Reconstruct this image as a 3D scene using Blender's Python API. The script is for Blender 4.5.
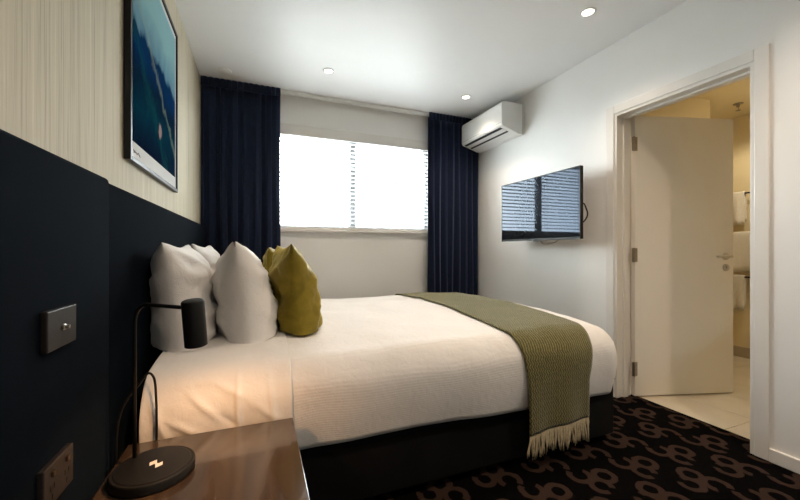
import bpy, bmesh, math, random
from mathutils import Vector, Matrix, noise

random.seed(7)
for o in list(bpy.data.objects):
    bpy.data.objects.remove(o, do_unlink=True)
scene = bpy.context.scene
COL = scene.collection
R = math.radians

# ------------------------------------------------------------------ camera
CAM_H = 1.03
cam_d = bpy.data.cameras.new('camera')
cam_d.sensor_width = 36.0
cam_d.lens = 16.02
cam_d.clip_start = 0.02
cam_o = bpy.data.objects.new('camera', cam_d)
COL.objects.link(cam_o)
cam_o.location = (0, 0, CAM_H)
cam_o.rotation_euler = (R(90), 0, R(-21.74))
scene.camera = cam_o

# ------------------------------------------------------------------ world, light, exposure
SKY = 28.0
world = bpy.data.worlds.new('world')
scene.world = world
world.use_nodes = True
bgn = world.node_tree.nodes['Background']
bgn.inputs['Color'].default_value = (0.92, 0.965, 1.0, 1)
bgn.inputs['Strength'].default_value = SKY
scene.view_settings.view_transform = 'Standard'
scene.view_settings.look = 'None'
scene.view_settings.gamma = 1.0
scene.view_settings.use_curve_mapping = False
scene.view_settings.exposure = 0.3
WARM = (1.0, 0.79, 0.60)
LAMP_WARM = (1.0, 0.54, 0.25)
DOWNLIGHT_W = 30.0
LAMP_W = 5.0
BATH_W = 23.0

# room dimensions (camera at the origin of x and y)
XL, XR, YB, YFRONT, H = -0.45, 2.32, 3.48, -1.7, 2.48
WT = 0.14
# window opening
WX0, WX1, WZ0, WZ1 = 0.10, 1.75, 1.225, 2.17
# sky portal in the window (sampling aid for the daylight, emits nothing itself)
pd = bpy.data.lights.new('window_sky_portal', 'AREA')
pd.shape = 'RECTANGLE'; pd.size = WX1 - WX0; pd.size_y = WZ1 - WZ0
pd.cycles.is_portal = True
po = bpy.data.objects.new('window_sky_portal', pd); COL.objects.link(po)
po.location = ((WX0 + WX1) / 2, YB + 0.17, (WZ0 + WZ1) / 2)
po.rotation_euler = (R(-90), 0, 0)

# ------------------------------------------------------------------ helpers
def tag(o, label=None, cat=None, group=None, kind=None):
    if label: o['label'] = label
    if cat: o['category'] = cat
    if group: o['group'] = group
    if kind: o['kind'] = kind
    return o

def empty(name, loc=(0, 0, 0), rz=0.0, **k):
    o = bpy.data.objects.new(name, None); COL.objects.link(o)
    o.empty_display_size = 0.05
    o.location = loc; o.rotation_euler = (0, 0, rz)
    return tag(o, **k)

def obj(name, bm, mat, parent=None, smooth=False, loc=None, world_space=True, **k):
    """link a bmesh as one object; mesh coordinates given in world space are moved into the parent's frame"""
    me = bpy.data.meshes.new(name)
    bmesh.ops.recalc_face_normals(bm, faces=bm.faces[:])
    bm.to_mesh(me); bm.free()
    for m in (mat if isinstance(mat, (list, tuple)) else [mat]):
        me.materials.append(m)
    if smooth:
        for p in me.polygons: p.use_smooth = True
    o = bpy.data.objects.new(name, me); COL.objects.link(o)
    if loc is not None: o.location = loc
    if parent is not None:
        o.parent = parent
        if world_space:
            M = Matrix.Identity(4)
            chain = []
            p = parent
            while p is not None:
                chain.append(p); p = p.parent
            for p in reversed(chain):
                M = M @ Matrix.LocRotScale(p.location, p.rotation_euler, p.scale)
            me.transform(M.inverted())
    return tag(o, **k)

def auto_smooth(o, ang=40):
    me = o.data
    for p in me.polygons: p.use_smooth = True
    bm = bmesh.new(); bm.from_mesh(me)
    for e in bm.edges:
        if len(e.link_faces) == 2 and e.calc_face_angle(0) > R(ang): e.smooth = False
    bm.to_mesh(me); bm.free()
    return o

def box(bm, x0, x1, y0, y1, z0, z1, bev=0.0, seg=2):
    r = bmesh.ops.create_cube(bm, size=1.0)
    vs = r['verts']
    for v in vs:
        v.co = Vector((x0 + (v.co.x + .5) * (x1 - x0), y0 + (v.co.y + .5) * (y1 - y0), z0 + (v.co.z + .5) * (z1 - z0)))
    if bev > 0:
        es = list({e for v in vs for e in v.link_edges})
        bmesh.ops.bevel(bm, geom=es, offset=bev, segments=seg, profile=0.5, affect='EDGES')
    return bm

def B(*a, **k):
    return box(bmesh.new(), *a, **k)

def tube(bm, pts, r, n=10, closed_ends=True):
    pts = [Vector(p) for p in pts]
    rings = []
    rad = r if isinstance(r, (list, tuple)) else [r] * len(pts)
    prev = None
    for i, p in enumerate(pts):
        if i == 0: t = (pts[1] - p)
        elif i == len(pts) - 1: t = (p - pts[i - 1])
        else: t = (pts[i + 1] - p).normalized() + (p - pts[i - 1]).normalized()
        t.normalize()
        if prev is None:
            ref = Vector((0, 0, 1)) if abs(t.z) < .9 else Vector((1, 0, 0))
            a = t.cross(ref).normalized()
        else:
            a = (prev - t * prev.dot(t)).normalized()
        prev = a
        b = t.cross(a)
        rings.append([bm.verts.new(p + (a * math.cos(2 * math.pi * k / n) + b * math.sin(2 * math.pi * k / n)) * rad[i]) for k in range(n)])
    for i in range(len(rings) - 1):
        for k in range(n):
            bm.faces.new((rings[i][k], rings[i][(k + 1) % n], rings[i + 1][(k + 1) % n], rings[i + 1][k]))
    if closed_ends:
        bm.faces.new(rings[0][::-1]); bm.faces.new(rings[-1])
    return bm

def T(pts, r, n=10):
    return tube(bmesh.new(), pts, r, n)

def lathe(bm, prof, loc=(0, 0, 0), n=32, M=None):
    """prof: list of (radius, z)"""
    rings = []
    for (r, z) in prof:
        ring = []
        for k in range(n):
            c = Vector((r * math.cos(2 * math.pi * k / n), r * math.sin(2 * math.pi * k / n), z))
            if M: c = M @ c
            ring.append(bm.verts.new(c + Vector(loc)))
        rings.append(ring)
    for i in range(len(rings) - 1):
        for k in range(n):
            bm.faces.new((rings[i][k], rings[i][(k + 1) % n], rings[i + 1][(k + 1) % n], rings[i + 1][k]))
    bm.faces.new(rings[0][::-1]); bm.faces.new(rings[-1])
    return bm

def prism(bm, prof, axis, a0, a1):
    """extrude a closed 2-D outline; axis 'y' takes (x,z), axis 'x' takes (y,z), axis 'z' takes (x,y)"""
    def P(p, a):
        return {'y': (p[0], a, p[1]), 'x': (a, p[0], p[1]), 'z': (p[0], p[1], a)}[axis]
    A = [bm.verts.new(P(p, a0)) for p in prof]; C = [bm.verts.new(P(p, a1)) for p in prof]
    n = len(prof)
    for i in range(n):
        bm.faces.new((A[i], A[(i + 1) % n], C[(i + 1) % n], C[i]))
    bm.faces.new(A[::-1]); bm.faces.new(C)
    return bm

def grid(bm, f, nu, nv):
    vs = [[bm.verts.new(f(i, j)) for j in range(nv)] for i in range(nu)]
    for i in range(nu - 1):
        for j in range(nv - 1):
            bm.faces.new((vs[i][j], vs[i + 1][j], vs[i + 1][j + 1], vs[i][j + 1]))
    return vs

def copy_tree(o, parent=None):
    c = o.copy(); COL.objects.link(c); c.parent = parent
    for ch in list(o.children): copy_tree(ch, c)
    return c

# ------------------------------------------------------------------ materials
class NT:
    """tiny shader graph builder"""
    def __init__(self, name):
        self.m = bpy.data.materials.new(name); self.m.use_nodes = True
        self.t = self.m.node_tree; self.p = self.t.nodes['Principled BSDF']; self.out = self.t.nodes['Material Output']
    def n(self, kind, **inp):
        nd = self.t.nodes.new(kind)
        for k, v in inp.items():
            if k in ('op', 'operation'): nd.operation = v
            elif hasattr(nd, k) and not k[0].isupper(): setattr(nd, k, v)
        return nd
    def link(self, a, b): self.t.links.new(a, b)
    def setp(self, **k):
        names = {'rough': 'Roughness', 'metal': 'Metallic', 'spec': 'Specular IOR Level', 'coat': 'Coat Weight', 'coatr': 'Coat Roughness', 'sheen': 'Sheen Weight', 'sheenr': 'Sheen Roughness'}
        for a, v in k.items():
            if a == 'color': self.p.inputs['Base Color'].default_value = (*v, 1)
            else: self.p.inputs[names[a]].default_value = v
    def coord(self, which='Object'):
        return self.n('ShaderNodeTexCoord').outputs[which]
    def pos(self):
        return self.n('ShaderNodeNewGeometry').outputs['Position']
    def math(self, op, a, b=None, c=None, clamp=False):
        nd = self.t.nodes.new('ShaderNodeMath'); nd.operation = op; nd.use_clamp = clamp
        for i, x in enumerate((a, b, c)):
            if x is None: continue
            if isinstance(x, (int, float)): nd.inputs[i].default_value = x
            else: self.link(x, nd.inputs[i])
        return nd.outputs[0]
    def mapping(self, vec, scale=(1, 1, 1), rot=(0, 0, 0), loc=(0, 0, 0)):
        nd = self.t.nodes.new('ShaderNodeMapping')
        nd.inputs['Scale'].default_value = scale; nd.inputs['Rotation'].default_value = rot; nd.inputs['Location'].default_value = loc
        self.link(vec, nd.inputs['Vector']); return nd.outputs[0]
    def noise(self, vec, scale=5, detail=3, rough=.5, dist=0):
        nd = self.t.nodes.new('ShaderNodeTexNoise')
        nd.inputs['Scale'].default_value = scale; nd.inputs['Detail'].default_value = detail
        nd.inputs['Roughness'].default_value = rough; nd.inputs['Distortion'].default_value = dist
        self.link(vec, nd.inputs['Vector']); return nd.outputs['Fac']
    def wave(self, vec, scale, axis='X', dist=0, detail=2, dscale=1, prof='SIN'):
        nd = self.t.nodes.new('ShaderNodeTexWave'); nd.bands_direction = axis; nd.wave_profile = prof
        nd.inputs['Scale'].default_value = scale; nd.inputs['Distortion'].default_value = dist
        nd.inputs['Detail'].default_value = detail; nd.inputs['Detail Scale'].default_value = dscale
        self.link(vec, nd.inputs['Vector']); return nd.outputs['Fac']
    def ramp(self, fac, stops, interp='LINEAR'):
        nd = self.t.nodes.new('ShaderNodeValToRGB'); cr = nd.color_ramp; cr.interpolation = interp
        while len(cr.elements) < len(stops): cr.elements.new(0.5)
        for e, (p, c) in zip(cr.elements, stops):
            e.position = p; e.color = (*c, 1) if len(c) == 3 else c
        self.link(fac, nd.inputs['Fac']); return nd.outputs['Color']
    def mix(self, fac, a, b, mode='MIX'):
        nd = self.t.nodes.new('ShaderNodeMix'); nd.data_type = 'RGBA'; nd.blend_type = mode
        for s, x in ((nd.inputs[0], fac), (nd.inputs[6], a), (nd.inputs[7], b)):
            if isinstance(x, (int, float)): s.default_value = x
            elif isinstance(x, tuple): s.default_value = (*x, 1)
            else: self.link(x, s)
        return nd.outputs[2]
    def color(self, c): self.link(c, self.p.inputs['Base Color'])
    def bump(self, h, strength=.3, dist=.002):
        nd = self.t.nodes.new('ShaderNodeBump'); nd.inputs['Strength'].default_value = strength; nd.inputs['Distance'].default_value = dist
        self.link(h, nd.inputs['Height']); self.link(nd.outputs[0], self.p.inputs['Normal'])

def simple(name, c, rough=.5, metal=0, var=.06, nscale=20, bump=0, bdist=.001, bscale=120, **k):
    g = NT(name); g.setp(rough=rough, metal=metal, **k)
    v = g.coord()
    f = g.noise(v, nscale, 3)
    g.color(g.ramp(f, [(.3, tuple(x * (1 - var) for x in c)), (.7, tuple(min(1, x * (1 + var)) for x in c))]))
    if bump: g.bump(g.noise(v, bscale, 4), bump, bdist)
    return g.m

def fabric(name, c1, c2, scale=700, rough=.9, sheen=.3, bump=.25, nscale=8, bd=.0008):
    g = NT(name); g.setp(rough=rough, sheen=sheen, spec=.2)
    v = g.coord()
    a = g.wave(v, scale / 6.28, 'X', 1.2, 2, 2); b = g.wave(v, scale / 6.28, 'Z', 1.2, 2, 2)
    w = g.math('MULTIPLY', a, b)
    f = g.noise(v, nscale, 4)
    f2 = g.math('ADD', g.math('MULTIPLY', f, .75), g.math('MULTIPLY', g.noise(v, 260, 2), .25))
    g.color(g.ramp(f2, [(.3, c1), (.7, c2)]))
    g.bump(g.math('ADD', w, g.noise(v, 350, 2)), bump, bd)
    return g.m

M = {}
M['wall'] = simple('white_wall_paint', (.88, .87, .85), .55, var=.01, nscale=3, bump=.05, bscale=300)
M['ceiling'] = simple('white_ceiling_paint', (.90, .90, .90), .45, var=.01, nscale=3, bump=.03, bscale=200)
M['trim'] = simple('white_gloss_trim', (.80, .77, .73), .3, var=.01, nscale=4)
M['door'] = simple('white_door_paint', (.80, .755, .68), .4, var=.012, nscale=3)
M['bathwall'] = simple('bathroom_wall_paint', (.74, .63, .40), .5, var=.02, nscale=2)
M['bathskirt'] = simple('bathroom_tile_skirting', (.42, .35, .26), .4, var=.05, nscale=6)
M['whiteplastic'] = simple('white_plastic', (.82, .82, .80), .35, var=.01)
M['slat'] = simple('white_blind_slat', (.80, .80, .795), .5, var=.01)
M['blackmetal'] = simple('matt_black_metal', (.0065, .0062, .006), .5, var=.1, spec=.3)
M['blackplastic'] = simple('black_plastic', (.007, .007, .0075), .4, var=.1, spec=.3)
M['darkslot'] = simple('dark_vent_slot', (.008, .012, .02), .5, var=.1)
M['chrome'] = simple('brushed_steel', (.55, .52, .47), .28, 1.0, var=.05, nscale=60)
M['hinge'] = simple('dull_hinge_steel', (.32, .28, .23), .38, 1.0, var=.1, nscale=60)
M['bronze'] = simple('bronze_plate', (.018, .013, .011), .5, .3, var=.08, nscale=50)
M['brass'] = simple('small_brass_contact', (.16, .11, .07), .35, 1.0, var=.1)
M['base'] = fabric('black_bed_base_fabric', (.0022, .0022, .0026), (.0045, .0045, .005), 900, .97, .0)
M['blackfelt'] = simple('black_felt', (.01, .01, .01), .95, var=.2)
M['mattress'] = fabric('mattress_ticking', (.62, .60, .57), (.70, .68, .65))
M['aluminium'] = simple('charcoal_window_aluminium', (.16, .17, .18), .35, .0, var=.02)
M['grout'] = simple('grey_grout', (.34, .29, .22), .8, var=.1)
M['symbol'] = simple('pale_print', (.62, .58, .55), .5, var=.02)
M['cream'] = simple('cream_fringe_yarn', (.52, .44, .29), .9, var=.15, nscale=120, bump=.4, bscale=800)
M['towel'] = simple('white_towel', (.74, .70, .62), .95, var=.04, nscale=60, bump=.6, bscale=500, bdist=.002)
M['hwall'] = simple('pale_house_wall', (.80, .80, .80), .8, var=.02, nscale=1)
M['hroof'] = simple('grey_house_roof', (.16, .18, .21), .7, var=.1, nscale=2)
M['hglass'] = simple('blue_house_window', (.05, .09, .16), .25, var=.05)

def mat_headboard():
    g = NT('navy_velvet_headboard'); g.setp(rough=.95, sheen=.03, sheenr=.4, spec=.03)
    g.p.inputs['Sheen Tint'].default_value = (.35, .55, .8, 1)
    v = g.coord()
    f = g.math('ADD', g.math('MULTIPLY', g.noise(v, 9, 4, .6), .5), g.math('MULTIPLY', g.noise(g.mapping(v, (60, 60, 500)), 1, 3), .5))
    g.color(g.ramp(f, [(.3, (.0006, .0013, .0028)), (.7, (.0018, .0036, .0066))]))
    g.bump(g.math('ADD', g.wave(v, 160, 'Y', 2, 2, 3), g.wave(v, 160, 'Z', 2, 2, 3)), .25, .0006)
    return g.m
M['headboard'] = mat_headboard()

def mat_curtain():
    g = NT('navy_curtain_fabric'); g.setp(rough=.85, sheen=.25, spec=.2)
    g.p.inputs['Sheen Tint'].default_value = (.4, .5, .9, 1)
    v = g.coord()
    f = g.noise(g.mapping(v, (300, 300, 40)), 1, 3)
    g.color(g.ramp(f, [(.3, (.0035, .0075, .021)), (.7, (.0075, .0150, .040))]))
    g.bump(g.wave(v, 220, 'X', 1, 2), .15, .0005)
    return g.m
M['curtain'] = mat_curtain()

def mat_wallpaper():
    g = NT('striped_grasscloth_wallpaper'); g.setp(rough=.75, spec=.25)
    v = g.pos()
    a = g.noise(g.mapping(v, (1, 190, 2.0)), 1, 2, .6)
    b = g.noise(g.mapping(v, (1, 42, .5)), 1, 2, .5)
    c = g.noise(g.mapping(v, (1, 420, 9)), 1, 2, .5)
    f = g.math('ADD', g.math('ADD', g.math('MULTIPLY', a, .45), g.math('MULTIPLY', b, .3)), g.math('MULTIPLY', c, .25))
    g.color(g.ramp(f, [(.33, (.33, .285, .205)), (.48, (.52, .465, .35)), (.60, (.575, .515, .39)), (.70, (.68, .63, .51))]))
    g.bump(f, .5, .002)
    return g.m
M['wallpaper'] = mat_wallpaper()

def mat_carpet():
    g = NT('patterned_carpet'); g.setp(rough=1.0, spec=.01, sheen=.0)
    v = g.pos()
    wob = g.t.nodes.new('ShaderNodeTexNoise'); wob.inputs['Scale'].default_value = 30; wob.inputs['Detail'].default_value = 3
    g.link(v, wob.inputs['Vector'])
    sep = g.t.nodes.new('ShaderNodeSeparateXYZ'); g.link(v, sep.inputs[0])
    sw = g.t.nodes.new('ShaderNodeSeparateColor'); g.link(wob.outputs['Color'], sw.inputs[0])
    x = g.math('ADD', sep.outputs['X'], g.math('MULTIPLY', g.math('SUBTRACT', sw.outputs[0], .5), .016))
    y = g.math('ADD', sep.outputs['Y'], g.math('MULTIPLY', g.math('SUBTRACT', sw.outputs[1], .5), .016))
    CW, CH = .275, .365
    masks = []
    def arc(px, py, cx, cy, r, w, gap=None, gw=.5):
        dx = g.math('SUBTRACT', px, cx); dy = g.math('SUBTRACT', py, cy)
        d = g.math('SQRT', g.math('ADD', g.math('MULTIPLY', dx, dx), g.math('MULTIPLY', dy, dy)))
        e = g.math('ABSOLUTE', g.math('SUBTRACT', d, r))
        m = g.math('MULTIPLY', g.math('SUBTRACT', w, e), 260, clamp=True)
        if gap is not None:
            dot = g.math('DIVIDE', g.math('ADD', g.math('MULTIPLY', dx, math.cos(gap)), g.math('MULTIPLY', dy, math.sin(gap))), g.math('ADD', d, 1e-4))
            m = g.math('MULTIPLY', m, g.math('MULTIPLY', g.math('SUBTRACT', gw, dot), 12, clamp=True))
        masks.append(m)
    ox, oy = .10, .115
    for row, sgn in ((0, 1), (1, -1)):
        px = g.math('FLOORED_MODULO', g.math('ADD', x, ox + row * CW * .5), CW)
        py = g.math('FLOORED_MODULO', g.math('ADD', y, oy - row * CH * .5), CH)
        cx, cy = CW / 2 + .018 * sgn, CH / 2 - .022 * sgn
        arc(px, py, cx + .036, cy + .022, .042, .0155, gap=None)
        arc(px, py, cx - .036, cy - .022, .042, .0155, gap=R(290 if sgn > 0 else 110), gw=.94)
        arc(px, py, cx - .064 * sgn, cy + .066 * sgn, .045, .0155, gap=R(75 if sgn > 0 else 255), gw=.72)
    tot = masks[0]
    for m in masks[1:]: tot = g.math('MAXIMUM', tot, m)
    pile = g.noise(v, 420, 2)
    brown = g.ramp(pile, [(.25, (.019, .0125, .010)), (.75, (.055, .034, .026))])
    black = g.ramp(pile, [(.25, (.0012, .0012, .0012)), (.8, (.0050, .0045, .0045))])
    g.color(g.mix(tot, black, brown))
    g.bump(pile, .6, .004)
    return g.m
M['carpet'] = mat_carpet()

def mat_wood():
    g = NT('brown_oak_veneer'); g.setp(rough=.16, spec=.6, coat=.5, coatr=.04)
    v = g.pos()
    f = g.noise(g.mapping(v, (55, 3.0, 55)), 1, 4, .6, .3)
    f2 = g.noise(g.mapping(v, (9, .8, 9)), 1, 2)
    s = g.math('ADD', g.math('MULTIPLY', f, .6), g.math('MULTIPLY', f2, .4))
    g.color(g.ramp(s, [(.32, (.022, .014, .009)), (.5, (.045, .029, .018)), (.68, (.074, .050, .031))]))
    g.bump(f, .06, .0006)
    return g.m
M['wood'] = mat_wood()

def mat_linen(name, ribs):
    g = NT(name); g.setp(rough=.85, sheen=.15, spec=.25)
    v = g.pos()
    f = g.noise(v, 5, 3)
    g.color(g.ramp(f, [(.3, (.745, .725, .70)), (.7, (.785, .765, .74))]))
    h = g.noise(v, 500, 2)
    if ribs:
        h = g.math('ADD', g.math('MULTIPLY', h, .35), g.wave(g.mapping(v, (1, 1, 1)), 1 / .012 / 1.0 * .16, 'DIAGONAL' if False else 'Z', .5, 1))
        sep = g.t.nodes.new('ShaderNodeSeparateXYZ'); g.link(v, sep.inputs[0])
        yy = g.math('SINE', g.math('MULTIPLY', g.math('SUBTRACT', sep.outputs['Y'], sep.outputs['Z']), 6.283 / .010))
        h = g.math('ADD', g.math('MULTIPLY', g.noise(v, 500, 2), .6), g.math('MULTIPLY', yy, .5))
    big = g.noise(v, 26, 4, .55, .6)
    h = g.math('ADD', g.math('MULTIPLY', h, .12), big)
    g.bump(h, .32, .010)
    return g.m
M['duvet'] = mat_linen('white_ribbed_duvet_cotton', True)
M['sheet'] = mat_linen('white_smooth_sheet_cotton', False)
M['pillow'] = mat_linen('white_pillowcase_cotton', False)

def mat_velvet():
    g = NT('olive_velvet'); g.setp(rough=.6, sheen=.35, sheenr=.35, spec=.25)
    g.p.inputs['Sheen Tint'].default_value = (.95, .75, .2, 1)
    v = g.coord()
    f = g.noise(v, 14, 4, .6, .4)
    g.color(g.ramp(f, [(.3, (.150, .108, .005)), (.7, (.260, .195, .016))]))
    g.bump(g.math('ADD', g.noise(v, 30, 3), g.math('MULTIPLY', g.noise(v, 600, 2), .2)), .3, .006)
    return g.m
M['velvet'] = mat_velvet()

def mat_throw():
    g = NT('olive_green_woven_throw'); g.setp(rough=.92, sheen=.3, spec=.12)
    v = g.pos()
    sep = g.t.nodes.new('ShaderNodeSeparateXYZ'); g.link(v, sep.inputs[0])
    t = g.math('SUBTRACT', sep.outputs['Z'], sep.outputs['Y'])
    # chevron twill: zig-zag ribs running along the cloth
    zig = g.math('PINGPONG', g.math('MULTIPLY', t, 1.0), .012)
    a = g.math('SINE', g.math('MULTIPLY', g.math('ADD', sep.outputs['X'], g.math('MULTIPLY', zig, .8)), 6.283 / .014))
    n = g.noise(v, 120, 4, .65)
    s = g.math('ADD', g.math('MULTIPLY', a, .24), n)
    g.color(g.ramp(s, [(.2, (.044, .040, .012)), (.5, (.115, .104, .034)), (.85, (.240, .214, .082))]))
    g.bump(s, .6, .004)
    return g.m
M['throw'] = mat_throw()

def mat_art():
    g = NT('abstract_sea_print'); g.setp(rough=.5, spec=0.0)
    v = g.coord('Generated')
    d = g.noise(g.mapping(v, (1, 2.2, 2.2)), 1.6, 5, .6, 1.2)
    sep = g.t.nodes.new('ShaderNodeSeparateXYZ'); g.link(v, sep.inputs[0])
    h = g.math('ADD', sep.outputs['Z'], g.math('MULTIPLY', g.math('SUBTRACT', d, .5), .22))
    base = g.ramp(h, [(.0, (.004, .008, .022)), (.22, (.003, .025, .045)), (.36, (.004, .014, .032)), (.48, (.004, .022, .075)), (.56, (.004, .026, .075)), (.60, (.10, .20, .26)), (.80, (.22, .38, .40)), (1, (.24, .42, .46))])
    # pale diagonal streak
    st = g.math('ABSOLUTE', g.math('ADD', g.math('SUBTRACT', sep.outputs['Z'], .78), g.math('ADD', g.math('MULTIPLY', sep.outputs['Y'], .62), g.math('MULTIPLY', g.math('SUBTRACT', d, .5), .25))))
    sm = g.math('MULTIPLY', g.math('SUBTRACT', .045, st), 14, clamp=True)
    base = g.mix(g.math('MULTIPLY', sm, .55), base, (.26, .32, .22))
    st2 = g.math('ABSOLUTE', g.math('ADD', g.math('SUBTRACT', sep.outputs['Z'], .55), g.math('ADD', g.math('MULTIPLY', sep.outputs['Y'], .75), g.math('MULTIPLY', g.math('SUBTRACT', d, .5), .5))))
    sm2 = g.math('MULTIPLY', g.math('SUBTRACT', .09, st2), 8, clamp=True)
    base = g.mix(g.math('MULTIPLY', sm2, .5), base, (.008, .075, .062))
    # small pinkish fleck
    dy = g.math('SUBTRACT', sep.outputs['Y'], .55); dz = g.math('SUBTRACT', sep.outputs['Z'], .20)
    q = g.math('SQRT', g.math('ADD', g.math('MULTIPLY', g.math('MULTIPLY', dy, dy), 1.6), g.math('MULTIPLY', dz, dz)))
    fl = g.math('MULTIPLY', g.math('SUBTRACT', .05, g.math('ADD', q, g.math('MULTIPLY', g.math('SUBTRACT', d, .5), .1))), 40, clamp=True)
    base = g.mix(fl, base, (.27, .18, .17))
    g.color(base)
    return g.m
M['art'] = mat_art()

def mat_screen():
    g = NT('glossy_tv_screen'); g.setp(color=(.006, .007, .009), rough=.035, spec=.18)
    g.p.inputs['Specular Tint'].default_value = (.55, .72, 1.0, 1)
    f = g.noise(g.coord(), 40, 2)
    g.color(g.ramp(f, [(.3, (.005, .006, .008)), (.7, (.007, .008, .010))]))
    return g.m
M['screen'] = mat_screen()

def mat_glass():
    g = NT('clear_window_glass'); t = g.t
    tr = t.nodes.new('ShaderNodeBsdfTransparent'); gl = t.nodes.new('ShaderNodeBsdfGlossy'); mx = t.nodes.new('ShaderNodeMixShader')
    gl.inputs['Roughness'].default_value = .02; mx.inputs[0].default_value = .06
    tr.inputs['Color'].default_value = (.97, .99, .98, 1)
    g.link(tr.outputs[0], mx.inputs[1]); g.link(gl.outputs[0], mx.inputs[2]); g.link(mx.outputs[0], g.out.inputs['Surface'])
    return g.m
M['glass'] = mat_glass()

def mat_emit(name, c, s):
    g = NT(name); g.setp(color=c, rough=.4)
    g.p.inputs['Emission Color'].default_value = (*c, 1); g.p.inputs['Emission Strength'].default_value = s
    return g.m
M['bulb'] = mat_emit('downlight_lens', (1.0, .90, .74), 14.0)
M['lampbulb'] = mat_emit('bedside_lamp_led', (1.0, .72, .42), 10.0)

def mat_tile():
    g = NT('beige_floor_tile'); g.setp(rough=.28, spec=.4)
    v = g.pos()
    f = g.noise(v, 6, 4)
    g.color(g.ramp(f, [(.3, (.60, .53, .42)), (.7, (.66, .59, .47))]))
    return g.m
M['tile'] = mat_tile()

def mat_bounce_ground():
    g = NT('pale_bounce_ground'); g.setp(rough=.9)
    v = g.pos()
    g.color(g.ramp(g.noise(v, 3, 5), [(.3, (.32, .33, .33)), (.7, (.40, .40, .40))]))  # neutral pale grey instead of lawn, added to bounce daylight up to the ceiling
    return g.m
M['bounce_ground'] = mat_bounce_ground()

# ------------------------------------------------------------------ the setting
def struct(name, bm, mat, label, **k):
    return obj(name, bm, mat, kind='structure', label=label, **k)

XC = 2.484      # carpet / tile joint in the doorway
bm = B(XL - .1, XR + .005, YFRONT - .1, YB + .1, -.1, 0)
box(bm, XR + .005, XC, 1.002, 1.76, -.1, 0)
struct('floor', bm, M['carpet'], 'black carpet with a brown looped ring pattern')
struct('ceiling', B(XL - .1, XR + WT, YFRONT - .1, YB + .15, H, H + .1), M['ceiling'], 'smooth white bedroom ceiling')
struct('wall_left', B(XL - .1, XL, YFRONT - .1, YB + .15, 0, H), M['wallpaper'], 'beige wall with fine vertical stripe wallpaper')
struct('wall_front', B(XL, XR + WT, YFRONT - .1, YFRONT, 0, H), M['wall'], 'white wall closing the room opposite the window')
bm = B(XL, WX0, YB, YB + .14, 0, H)
box(bm, WX1, XR + WT, YB, YB + .14, 0, H)
box(bm, WX0, WX1, YB, YB + .14, 0, WZ0)
box(bm, WX0, WX1, YB, YB + .14, WZ1, H)
struct('wall_back', bm, M['wall'], 'white wall around the window with the blind')
DY0, DY1, DZ = 1.002, 1.76, 1.98
bm = B(XR, XR + WT, YFRONT, DY0, 0, H)
box(bm, XR, XR + WT, DY1, YB, 0, H)
box(bm, XR, XR + WT, DY0, DY1, DZ, H)
struct('wall_right', bm, M['wall'], 'white wall with the television and bathroom doorway')

# skirting boards
bm = B(XR - .014, XR, YFRONT, DY0 - .058, 0, .066, .004)
struct('baseboard_right', bm, M['trim'], 'low white skirting board right of the bathroom doorway', cat=None)
struct('baseboard_rear', B(XR - .014, XR, DY1 + .058, YB, 0, .066, .004), M['trim'], 'low white skirting board between doorway and curtain')
struct('baseboard_back', B(XL, XR - .014, YB - .014, YB, 0, .066, .004), M['trim'], 'low white skirting board under the window')

# door lining and architrave
tr = empty('trim_1', (XR, (DY0 + DY1) / 2, 0), kind='structure', label='white door frame around the bathroom doorway')
A = .058
obj('architrave', B(XR - .009, XR, DY0 - A, DY0, 0, DZ + A, .003), M['trim'], tr)
obj('architrave', B(XR - .009, XR, DY1, DY1 + A, 0, DZ + A, .003), M['trim'], tr)
obj('architrave', B(XR - .009, XR, DY0, DY1, DZ, DZ + A, .003), M['trim'], tr)
J = .018
obj('jamb', B(XR - .002, XR + WT, DY1 - J, DY1, 0, DZ, .001), M['trim'], tr)
obj('jamb', B(XR - .002, XR + WT, DY0, DY0 + J, 0, DZ, .001), M['trim'], tr)
obj('head_lining', B(XR - .002, XR + WT, DY0 + J, DY1 - J, DZ - J, DZ, .001), M['trim'], tr)
obj('door_stop', B(XR + .055, XR + .098, DY1 - J - .012, DY1 - J, 0, DZ - J, .002), M['trim'], tr)
obj('door_stop', B(XR + .055, XR + .098, DY0 + J, DY0 + J + .012, 0, DZ - J, .002), M['trim'], tr)
obj('door_stop', B(XR + .055, XR + .098, DY0 + J + .012, DY1 - J - .012, DZ - J - .012, DZ - J, .002), M['trim'], tr)

# bathroom shell
BX1, BY0, BY1, BH = 4.32, .15, 2.75, 2.32
bmf = B(XC, BX1, BY0, BY1, -.1, -.006)
bf = struct('floor_bathroom', bmf, M['grout'], 'beige tiled bathroom floor beyond the doorway')
tw, tl, gp = .30, .60, .0035
x = XC
while x < BX1 - .02:
    y = 1.205 - 2 * tl
    while y < BY1:
        y0, y1 = max(y, BY0) + gp / 2, min(y + tl, BY1) - gp / 2
        x1 = min(x + tw, BX1)
        if y1 - y0 > .02:
            obj('tile', B(x + gp / 2, x1 - gp / 2, y0, y1, -.006, .002, .0015, 1), M['tile'], bf)
        y += tl
    x += tw
struct('ceiling_bathroom', B(XR + WT, BX1 + .1, BY0 - .1, BY1 + .1, BH, BH + .1), M['bathwall'], 'beige bathroom ceiling')
struct('wall_bathroom_far', B(BX1, BX1 + .1, BY0, BY1, 0, BH), M['bathwall'], 'beige bathroom wall behind the towel rails')
struct('wall_bathroom_near', B(XR + WT, BX1 + .1, BY0 - .1, BY0, 0, BH), M['bathwall'], 'beige bathroom side wall')
struct('wall_bathroom_rear', B(3.62, BX1 + .1, BY1, BY1 + .1, 0, BH), M['bathwall'], 'bathroom wall at the end of the recess')
struct('wall_bathroom_side', B(XR + WT, 3.62, 1.86, BY1 + .1, 0, BH), M['bathwall'], 'warm lit bathroom wall behind the open door')
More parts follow.
